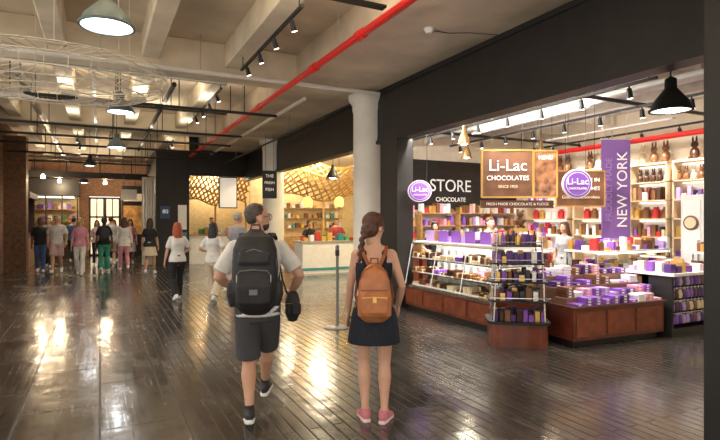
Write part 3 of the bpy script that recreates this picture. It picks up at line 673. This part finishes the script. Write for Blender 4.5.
def human(name,loc,yawd,H,c):
    s=H/1.75; E=empty(name,loc=(loc[0],loc[1],0),yaw=math.radians(yawd),s=s)
    fem=c.get('fem',False); skin=SK[c.get('skin','fair')]; top=c['top']; bot=c['bot']; vx=c.get('voxel',.014)
    shoe=c.get('shoe',WHITE); sole=c.get('sole',SOLEW); hv=c.get('hvox',.006)
    b=B()
    if fem: T=[(.88,.165,.115),(.96,.172,.12),(1.02,.15,.105),(1.10,.122,.09),(1.2,.135,.1),(1.29,.148,.115),(1.37,.15,.1),(1.425,.13,.075)]
    else: T=[(.88,.155,.11),(.96,.162,.12),(1.05,.15,.11),(1.12,.148,.108),(1.22,.165,.12),(1.32,.18,.125),(1.39,.178,.105),(1.445,.145,.08)]
    b.loft([((0,0,z),a,d) for z,a,d in T],skin,n=20,pw=2.3)
    b.loft([((0,-.01,1.40),.10,.07),((0,0,1.47),.062,.058),((0,.008,1.52),.052,.055),((0,.015,1.59),.052,.055)],skin,n=14)
    sw=.152 if fem else .185; ar=.82 if fem else 1
    for q in (-1,1): b.ell((q*(sw-.01),0,1.40),(.055*ar,.055*ar,.055*ar),skin if c.get('sleeve','short')=='none' else top)
    feet=c.get('feet',((-.1,0,0,8),(.1,0,0,-8)))
    for i,q in enumerate((-1,1)):
        fx,fy,pit,yw=feet[i]; ph=math.radians(pit); An=V((fx,fy,.092+.17*math.sin(max(0,ph))+.05*math.sin(max(0,-ph))))
        hip=V((q*.088,0,.9)); kn,An=ik(hip,An,.41,.415,(q*.06,1,0))
        g=.95 if fem else 1
        def leg_pts(k): 
            m1=hip.lerp(kn,.45); k0=hip.lerp(kn,.85); k1=kn.lerp(An,.12); c1=kn.lerp(An,.33)+V((0,-.02,0)); c2=kn.lerp(An,.66)+V((0,-.006,0))
            return [(hip,.092*k,.1*k),(m1,.080*k,.082*k),(k0,.062*k,.062*k),(kn,.056*k,.058*k),(k1,.053*k,.054*k),(c1,.060*k,.062*k),(c2,.043*k,.044*k),(An+V((0,0,.03)),.033*k,.036*k),(An,.035*k,.04*k)]
        if c.get('bottom')=='pants':
            e=c.get('flare',.0); 
            P=[(hip,.101,.11),(hip.lerp(kn,.45),.088,.09),(kn,.063,.066),(kn.lerp(An,.35)+V((0,-.012,0)),.066+e*.3,.068+e*.3),(kn.lerp(An,.68),.06+e*.7,.06+e*.7),(An-V((0,0,.01)),.058+e,.062+e)]
            b.loft(P,bot,n=16,rnd=False); b.loft(leg_pts(.85*g),skin,n=14)
        else:
            b.loft(leg_pts(g),skin,n=16)
            if c.get('bottom')=='shorts':
                f=c.get('hem',.95); hp=hip.lerp(kn,f); b.loft([(hip+V((0,0,.03)),.1,.115),(hip.lerp(kn,.5),.1,.108),(hp,.1,.106)],bot,n=20,rnd=False)
        Rm=Matrix.Rotation(math.radians(yw),3,'Z')@Matrix.Rotation(-ph,3,'X')
        F=lambda y,z:An+Rm@V((0,y,z))
        k=.9 if fem else 1
        sd=tuple(Rm@V((1,0,0)))
        b.loft([(F(-.060*k,-.035),.03,.034),(F(-.03,-.03),.038,.042),(F(.045*k,-.042),.041,.036),(F(.115*k,-.055),.047,.026),(F(.165*k,-.062),.038,.018)],shoe,side=sd,n=14)
        b.loft([(F(-.075*k,-.078),.034,.016),(F(-.02,-.08),.042,.016),(F(.05*k,-.08),.043,.014),(F(.12*k,-.08),.051,.013),(F(.18*k,-.078),.036,.012)],sole,side=sd,n=14,pw=3)
        b.loft([(F(-.012,.012),.043,.05),(F(-.012,-.05),.044,.056)],shoe,side=sd,n=14,rnd=False)
        if c.get('sock'): b.loft([(An+V((0,-.004,.045)),.039,.043),(F(-.005,0),.041,.045)],c['sock'],side=sd,n=12,rnd=False)
    g=.014
    hz=c.get('tophem',.88)
    if not c.get('dress'):
        TT=[(z,a,d) for z,a,d in T if z>=hz]
        lo=T[0]
        secs=[((0,0,hz),lo[1]+g+.014,lo[2]+g+.014)]+[((0,0,z),max(a,.14 if not fem else .12)+g,d+g) for z,a,d in TT if z>hz+.02]
        b.loft(secs,top,n=22,pw=2.3,rnd=False)
        b.loft([((0,0,1.40),.12,.09),((0,0,1.455),.085,.075),((0,0,1.475),.07,.066)],top,n=16,rnd=False)
        b.loft([((0,0,.80),.13,.115),((0,0,.86),.175,.13),((0,0,.97),.172,.13),((0,0,1.03),.155,.12)],bot,n=20,rnd=False)
    else:
        dh=c.get('hem',.66)
        b.loft([((0,0,dh),.225,.185),((0,0,dh+.1),.212,.172),((0,0,.88),.192,.148),((0,0,.98),.165,.125),((0,0,1.07),.134,.102),((0,0,1.19),.147,.112),((0,0,1.28),.158,.126),((0,0,1.33),.152,.118)],top,n=26,pw=2.2,rnd=False)
        for q in(-1,1): b.loft([((q*.08,.1,1.3),.022,.012),((q*.09,.07,1.4),.022,.012),((q*.09,0,1.462),.022,.012),((q*.09,-.07,1.42),.022,.012),((q*.075,-.1,1.3),.022,.012)],top,n=10)
    if c.get('bottom')=='skirt': 
        dh=c.get('hem',.5); b.loft([((0,0,dh),.23,.2),((0,0,.75),.19,.16),((0,0,.98),.165,.125),((0,0,1.03),.14,.11)],bot,n=22,rnd=False)
    hands=c.get('hands',((-.24,.04,.87),(.24,.04,.87))); wr=[]
    for i,q in enumerate((-1,1)):
        sh=V((q*sw,0,1.40)); po=c.get('pole',((-.6,-1,-.2),(.6,-1,-.2)))[i]
        el,w=ik(sh,hands[i],.285,.25,po)
        sl=c.get('sleeve','short'); 
        A=[(sh,.05*ar,.052*ar),(sh.lerp(el,.45),.046*ar,.048*ar),(el,.038*ar,.04*ar),(el.lerp(w,.3),.04*ar,.042*ar),(el.lerp(w,.7),.031*ar,.033*ar),(w,.024*ar,.027*ar)]
        b.loft(A,skin,n=14,side=(0,1,0))
        if sl=='short': b.loft([(sh+V((-q*.02,0,.01)),.062*ar,.064*ar),(sh.lerp(el,.4),.064*ar,.068*ar),(sh.lerp(el,.78),.068*ar,.074*ar)],top,n=16,side=(0,1,0),rnd=False)
        if sl=='long': b.loft([(sh+V((-q*.02,0,.01)),.062*ar,.064*ar),(el,.054*ar,.056*ar),(el.lerp(w,.9),.042*ar,.044*ar)],top,n=14,side=(0,1,0),rnd=False)
        wr.append((w,(w-el).normalized(),q,el))
    b.remesh('body',vx,E,smooth=2)
    for w,d,q,el in wr:
        hand(w,d,(-q*.3,1,.15) if abs(d.z)>.6 else (-q,.2,.6),(-q,.1,-.2),skin,'hand',E,hv*.75,c.get('curl',.55))
    hy=math.radians(c.get('hyaw',0)); hp=math.radians(c.get('hpitch',0))
    HM=Matrix.Translation(V((0,.02,1.632)))@Matrix.Rotation(hy,4,'Z')@Matrix.Rotation(hp,4,'X')
    h=B(); hs=c.get('beard'); jw=HAIR[hs] if hs else skin
    h.ell((0,-.012,.025),(.075,.095,.092),skin,n=20,k=14); h.ell((0,.018,-.035),(.06,.072,.078),skin,n=18,k=12); h.ell((0,.055,-.085),(.034,.03,.028),jw)
    if hs: h.ell((0,.026,-.072),(.058,.066,.044),jw,n=18,k=12); h.ell((0,.079,-.047),(.026,.012,.006),jw)
    h.loft([((0,.082,.012),.009,.008),((0,.096,-.01),.011,.011),((0,.104,-.026),.015,.012)],skin,n=10)
    h.ell((0,.078,.022),(.048,.012,.009),skin); 
    for q in(-1,1): h.ell((q*.034,.062,-.025),(.024,.02,.02),skin); h.ell((q*.077,-.008,-.012),(.011,.021,.034),skin,Matrix.Rotation(q*-.3,3,'Z'))
    h.ell((0,.087,-.056),(.024,.009,.0055),LIP); h.ell((0,.086,-.066),(.02,.009,.006),LIP)
    h.loft([((0,-.02,-.05),.052,.055),((0,-.028,-.13),.05,.052)],skin,n=14)
    o=h.remesh('head',max(.0035,hv*.7),E,smooth=1); o.matrix_local=HM
    h=B()
    for q in(-1,1):
        h.ell((q*.031,.079,.0),(.014,.009,.009),EYEW,n=10,k=7); h.ell((q*.031,.087,.0),(.006,.003,.006),IRIS,n=8,k=6)
        h.loft([((q*.014,.09,.02),.004,.003),((q*.032,.093,.024),.005,.003),((q*.05,.082,.019),.003,.002)],HAIR[c.get('hair','brown')],n=6,side=(0,0,1))
    if c.get('glasses'):
        for q in(-1,1):
            h.tube([(q*.032+.024*math.cos(t*pi/8),.1,.0+.019*math.sin(t*pi/8)) for t in range(17)],.002,BLACKM,5); h.tube([(q*.056,.098,.005),(q*.08,.0,.003)],.002,BLACKM,5)
        h.tube([(-.01,.102,.005),(.01,.102,.005)],.002,BLACKM,5)
    o=h.obj('eyes',parent=E); o.matrix_local=HM
    hc=HAIR[c.get('hair','brown')]; st=c.get('style','short')
    if st!='bald':
        h=B()
        if st=='crop':
            h.ell((0,-.020,.036),(.0765,.092,.086),hc,n=22,k=14); h.ell((0,-.045,.005),(.069,.058,.062),hc,n=18,k=10)
        elif st=='short':
            h.ell((0,-.026,.048),(.080,.088,.078),hc,n=20,k=12); h.ell((0,-.055,.0),(.071,.055,.065),hc,n=18,k=10)
            h.ell((0,.03,.088),(.058,.05,.032),hc)
        else:
            h.ell((0,-.02,.04),(.086,.098,.088),hc,n=20,k=12); h.ell((0,-.05,-.02),(.078,.066,.085),hc,n=18,k=10); h.ell((0,.03,.085),(.066,.052,.036),hc)
            for q in(-1,1): h.ell((q*.07,.005,.015),(.018,.045,.06),hc)
        if st=='long':
            h.loft([((0,-.05,0),.086,.06),((0,-.07,-.1),.095,.05),((0,-.085,-.2),.1,.04),((0,-.09,-.28),.07,.025)],hc,n=16)
            for q in(-1,1): h.loft([((q*.075,-.01,0),.025,.045),((q*.082,-.015,-.1),.028,.04),((q*.085,-.03,-.2),.02,.03)],hc,n=10,side=(1,0,0))
        if st=='braid':
            h.ell((0,-.095,-.03),(.055,.04,.06),hc)
            x0,xe=-.005,c.get('bx',-.05)
            for k in range(11):
                f=k/10; h.ell((x0+(xe)*f+(.008 if k%2 else -.008),-.115-.02*math.sin(f*pi),-.055-.03*k*1.0),(.031-.014*f,.027-.011*f,.026),hc,n=10,k=7)
        if st=='pony':
            h.loft([((0,-.1,.05),.03,.03),((0,-.15,.0),.035,.03),((0,-.15,-.1),.03,.025),((0,-.13,-.2),.012,.01)],hc,n=12)
        o=h.remesh('hair',max(.005,hv),E,smooth=1,disp=(.003 if st=='crop' else .008,.02)); o.matrix_local=HM
    return E

SHW=cloth('white_tee',(.66,.66,.64)); SHORT=cloth('charcoal',(.05,.05,.055)); NAVY=cloth('navy',(.008,.011,.022))
MX,MY=1.17,4.24; MYAW=-20
man=human('man',(MX,MY),MYAW,1.79,dict(top=SHW,bot=SHORT,bottom='shorts',hem=1.0,tophem=.85,voxel=.0075,hvox=.005,skin='tan',hair='cropped',style='crop',beard='cropped',glasses=True,
    feet=((-.05,-.16,12,6),(.03,.42,-6,-6)),hands=((-.22,.20,1.04),(.27,.16,1.0)),pole=((-.7,-.8,-.3),(.8,-.7,-.3)),hyaw=-62,hpitch=5,shoe=mat('shoe_black',(.02,.02,.025),.5),sock=mat('sock_black',(.02,.02,.02),.9),curl=.9))
MM=Matrix.Translation((MX,MY,0))@Matrix.Rotation(math.radians(MYAW),4,'Z')@Matrix.Scale(1.79/1.75,4)
BP=mat('nylon_black',(.014,.014,.017),.6,noise=.3,nscale=10,bump=.4,bscale=25,bdist=.01); BP2=mat('nylon_grey',(.16,.16,.17),.6); 
E=empty('backpack',M=MM)
b=B(); b.loft([((0,-.2,.93),.12,.06),((0,-.215,.96),.155,.09),((0,-.225,1.08),.172,.115),((0,-.225,1.25),.175,.118),((0,-.22,1.39),.165,.105),((0,-.205,1.47),.135,.08),((0,-.19,1.51),.07,.04)],BP,n=28,pw=3.2)
b.loft([((0,-.32,.97),.11,.03),((0,-.335,1.0),.13,.045),((0,-.34,1.12),.135,.05),((0,-.325,1.22),.12,.03)],BP,n=22,pw=3.4)
b.loft([((0,-.315,1.26),.11,.02),((0,-.325,1.3),.12,.03),((0,-.315,1.38),.11,.025),((0,-.29,1.42),.09,.02)],BP,n=22,pw=3.4)
for q in(-1,1): b.loft([((q*.17,-.22,.97),.025,.06),((q*.18,-.22,1.05),.035,.07),((q*.178,-.22,1.13),.03,.065)],BP,n=14,pw=3)
b.remesh('pack_body',.008,E,smooth=2)
b=B()
b.tube([(-.125,-.345,1.2),(-.1,-.372,1.235),(0,-.378,1.245),(.1,-.372,1.235),(.125,-.345,1.2)],.004,BP2,6); b.tube([(-.11,-.33,1.36),(0,-.345,1.395),(.11,-.33,1.36)],.004,BP2,6)
b.tube([(-.16,-.27,1.0),(-.165,-.285,1.3),(-.12,-.27,1.44),(0,-.255,1.5),(.12,-.27,1.44),(.165,-.285,1.3),(.16,-.27,1.0)],.0045,BP2,6)
b.tube([(-.04,-.2,1.53),(-.03,-.2,1.575),(.03,-.2,1.575),(.04,-.2,1.53)],.008,BP,8)
b.bx(-.03,.03,-.4,-.385,1.06,1.1,BP2)
for q in(-1,1):
    b.loft([((q*.09,-.13,1.46),.03,.01),((q*.115,-.03,1.50),.032,.011),((q*.125,.06,1.47),.032,.011),((q*.13,.135,1.36),.03,.01),((q*.14,.145,1.22),.025,.01),((q*.17,.07,1.08),.014,.006),((q*.17,-.12,1.0),.012,.005)],BP,n=12,pw=4,side=(1,0,0))
    b.cyl((q*.125,-.345,1.2),(q*.125,-.36,1.15),.005,.003,GREYM,6)
b.obj('pack_straps',parent=E)
E=empty('camera_bag',M=MM); b=B()
b.loft([((.28,.12,.80),.05,.05),((.28,.12,.84),.062,.065),((.28,.12,.94),.062,.068),((.28,.12,.98),.05,.055)],BP,n=20,pw=3.5)
b.loft([((.31,.05,.84),.04,.02),((.31,.05,.91),.042,.025)],BP,n=14,pw=3); b.remesh('bag_body',.007,E,smooth=2)
b=B(); b.tube([(.28,.12,.97),(.28,.16,1.0),(.27,.2,.99)],.006,BP,6); b.tube([(.245,.1,.97),(.2,.1,1.1),(.16,.12,1.3),(.1,.1,1.48)],.008,BP,6); b.bx(.22,.34,.048,.052,.92,.925,BP2); b.obj('bag_strap',parent=E)

WX,WY=2.03,3.8; WYAW=-27
PINKS=mat('shoe_pink',(.60,.20,.25),.6); 
woman=human('woman',(WX,WY),WYAW,1.71,dict(fem=True,top=NAVY,bot=NAVY,dress=True,hem=.66,sleeve='none',voxel=.0075,hvox=.005,skin='fair',hair='brown',style='braid',bx=-.03,
    feet=((-.075,-.02,0,14),(.085,-.06,0,-20)),hands=((-.225,.08,.87),(.21,.14,.93)),hyaw=-42,hpitch=-3,shoe=PINKS,sole=mat('sole_pink',(.80,.6,.6),.6),curl=.6))
WM=Matrix.Translation((WX,WY,0))@Matrix.Rotation(math.radians(WYAW),4,'Z')@Matrix.Scale(1.71/1.75,4)
LE=mat('tan_leather',(.44,.16,.06),.4,noise=.2,nscale=12,bump=.2,bscale=60); LE2=mat('tan_leather_dark',(.28,.08,.025),.45)
E=empty('leather_backpack',M=WM)
b=B(); b.loft([((.0,-.165,.89),.11,.045),((.0,-.175,.915),.138,.062),((0,-.18,1.05),.138,.068),((0,-.178,1.19),.125,.06),((0,-.168,1.27),.1,.048),((0,-.155,1.31),.06,.03)],LE,n=26,pw=3)
b.loft([((0,-.235,.92),.095,.02),((0,-.245,.95),.11,.028),((0,-.245,1.06),.11,.028),((0,-.235,1.09),.1,.02)],LE,n=22,pw=3.6)
b.remesh('pack_body',.006,E,smooth=2)
b=B()
b.tube([(-.1,-.262,1.065),(0,-.276,1.075),(.1,-.262,1.065)],.004,GOLD,6); b.tube([(-.12,-.2,1.2),(-.09,-.22,1.28),(0,-.215,1.325),(.09,-.22,1.28),(.12,-.2,1.2)],.005,LE2,6)
b.tube([(-.03,-.15,1.32),(-.028,-.15,1.375),(.028,-.15,1.375),(.03,-.15,1.32)],.007,LE2,8); b.bx(-.015,.015,-.285,-.275,1.03,1.07,GOLD)
b.bx(-.11,.11,-.249,-.243,1.12,1.13,LE2)
for q in(-1,1): b.loft([((q*.04,-.14,1.3),.014,.006),((q*.09,-.11,1.41),.015,.006),((q*.105,-.03,1.465),.015,.006),((q*.105,.05,1.45),.015,.006),((q*.11,.115,1.34),.015,.006),((q*.14,.11,1.18),.013,.005),((q*.158,.0,1.05),.012,.005),((q*.12,-.13,.93),.012,.005)],LE2,n=10,pw=4)
b.obj('pack_straps',parent=E)

C_=lambda n,c:cloth(n,c)
wt=C_('offwhite',(.68,.66,.62)); bk=C_('black',(.015,.015,.018)); pk=C_('pink',(.66,.27,.34)); kh=C_('khaki',(.45,.33,.2)); gn=C_('green',(.04,.27,.18)); bg=C_('beige',(.62,.52,.38)); gy=C_('grey',(.3,.3,.31)); pl=C_('pale_pink',(.6,.42,.4)); bl=C_('blue',(.06,.11,.25))
WALK=((-.09,-.2,22,4),(.09,.24,-6,-4)); WALK2=((-.09,.22,-6,4),(.09,-.2,22,-4))
human('woman',(1.42,11.2),8,1.60,dict(fem=True,top=wt,bot=bk,bottom='pants',flare=.02,hair='red',style='long',feet=WALK,hands=((-.26,.06,.88),(.2,.22,1.05)),voxel=.011,skin='fair'))
human('woman',(2.04,10.7),-30,1.60,dict(fem=True,top=wt,bot=bg,bottom='pants',flare=.045,hair='black',style='long',feet=WALK2,hands=((-.2,.2,1.1),(.22,.1,.95)),voxel=.011,skin='tan'))
human('man',(2.75,11.6),-60,1.82,dict(top=gy,bot=kh,bottom='shorts',hair='grey',style='short',skin='tan',feet=WALK))
human('man',(-1.2,18.7),175,1.8,dict(top=wt,bot=pl,bottom='shorts',hair='grey',style='short',feet=WALK,hands=((-.25,.1,.9),(.25,-.05,.88))))
human('woman',(-.53,17.7),170,1.72,dict(fem=True,top=pk,bot=wt,bottom='pants',flare=.03,hair='blond',style='long',feet=WALK2,sleeve='short'))
human('woman',(.12,18.4),0,1.74,dict(fem=True,top=bk,bot=gn,bottom='pants',flare=.05,hair='black',style='pony',feet=WALK,skin='dark'))
b=B(); b.loft([((.12,18.4-.21,1.0),.13,.07),((.12,18.4-.23,1.1),.15,.09),((.12,18.4-.23,1.3),.15,.09),((.12,18.4-.20,1.42),.1,.06)],BP,n=20,pw=3)
for q in(-1,1): b.loft([((.12+q*.09,18.27,1.4),.025,.01),((.12+q*.11,18.4,1.47),.025,.01),((.12+q*.12,18.53,1.35),.025,.01)],BP,n=8)
b.obj('backpack')
human('woman',(.70,18.6),5,1.74,dict(fem=True,top=wt,bot=pk,bottom='pants',hair='brown',style='long',feet=WALK2,sleeve='long',skin='tan',tophem=.8))
human('woman',(1.34,16.8),-15,1.70,dict(fem=True,top=bk,bot=bg,bottom='skirt',hem=.6,hair='black',style='long',feet=WALK,sleeve='short',skin='tan'))
human('man',(-1.68,19.2),180,1.72,dict(top=bk,bot=bl,bottom='pants',hair='black',style='short',feet=WALK2,skin='dark'))
human('man',(-.9,22.5),0,1.75,dict(top=bl,bot=bk,bottom='pants',hair='black',style='short',feet=WALK))
human('woman',(.5,23.2),180,1.66,dict(fem=True,top=wt,bot=bl,bottom='pants',hair='black',style='long',feet=WALK2))
human('man',(-1.6,21.0),175,1.74,dict(top=gy,bot=bk,bottom='pants',hair='brown',style='short',feet=WALK2))
human('woman',(-.1,21.4),178,1.64,dict(fem=True,top=pl,bot=bk,bottom='pants',hair='brown',style='long',feet=WALK))
human('woman',(1.0,21.0),178,1.68,dict(fem=True,top=pk,bot=wt,bottom='skirt',hem=.5,hair='brown',style='long',feet=WALK))
human('man',(.35,20.6),5,1.78,dict(top=wt,bot=kh,bottom='shorts',hair='brown',style='short',feet=WALK2))
human('woman',(6.35,9.15),150,1.62,dict(fem=True,top=bk,bot=bk,bottom='pants',hair='black',style='pony',hands=((-.2,.3,1.1),(.2,.3,1.1))))
human('man',(7.1,8.3),190,1.7,dict(top=bk,bot=bk,bottom='pants',hair='brown',style='short',hands=((-.2,.3,1.1),(.2,.3,1.1))))
human('woman',(7.9,7.1),100,1.62,dict(fem=True,top=gy,bot=bk,bottom='pants',hair='brown',style='long'))
human('woman',(6.25,16.3),185,1.65,dict(fem=True,top=bk,bot=bk,bottom='pants',hair='brown',style='pony',hands=((-.2,.3,1.1),(.2,.3,1.1)),skin='tan'))
human('man',(7.2,16.2),180,1.7,dict(top=C_('red',(.4,.05,.06)),bot=bl,bottom='pants',hair='black',style='short',hands=((-.2,.3,1.1),(.2,.3,1.1))))
human('man',(4.0,21.3),180,1.75,dict(top=wt,bot=bk,bottom='pants',hair='black',style='short',hands=((-.2,.3,1.1),(.2,.3,1.1))))

# ------------------------------------------------------------------ world, light, camera
w=bpy.data.worlds.new('World'); sc.world=w; w.use_nodes=True
w.node_tree.nodes['Background'].inputs[0].default_value=(1,.92,.82,1); w.node_tree.nodes['Background'].inputs[1].default_value=1.6
cam=bpy.data.cameras.new('camera'); co=bpy.data.objects.new('camera',cam); col.objects.link(co); sc.camera=co
cam.lens=26; cam.sensor_width=36; co.location=(0,0,1.65); co.rotation_euler=(pi/2,0,-math.atan(.5)); cam.clip_start=.05
sc.view_settings.view_transform='Standard'; sc.view_settings.exposure=0.05
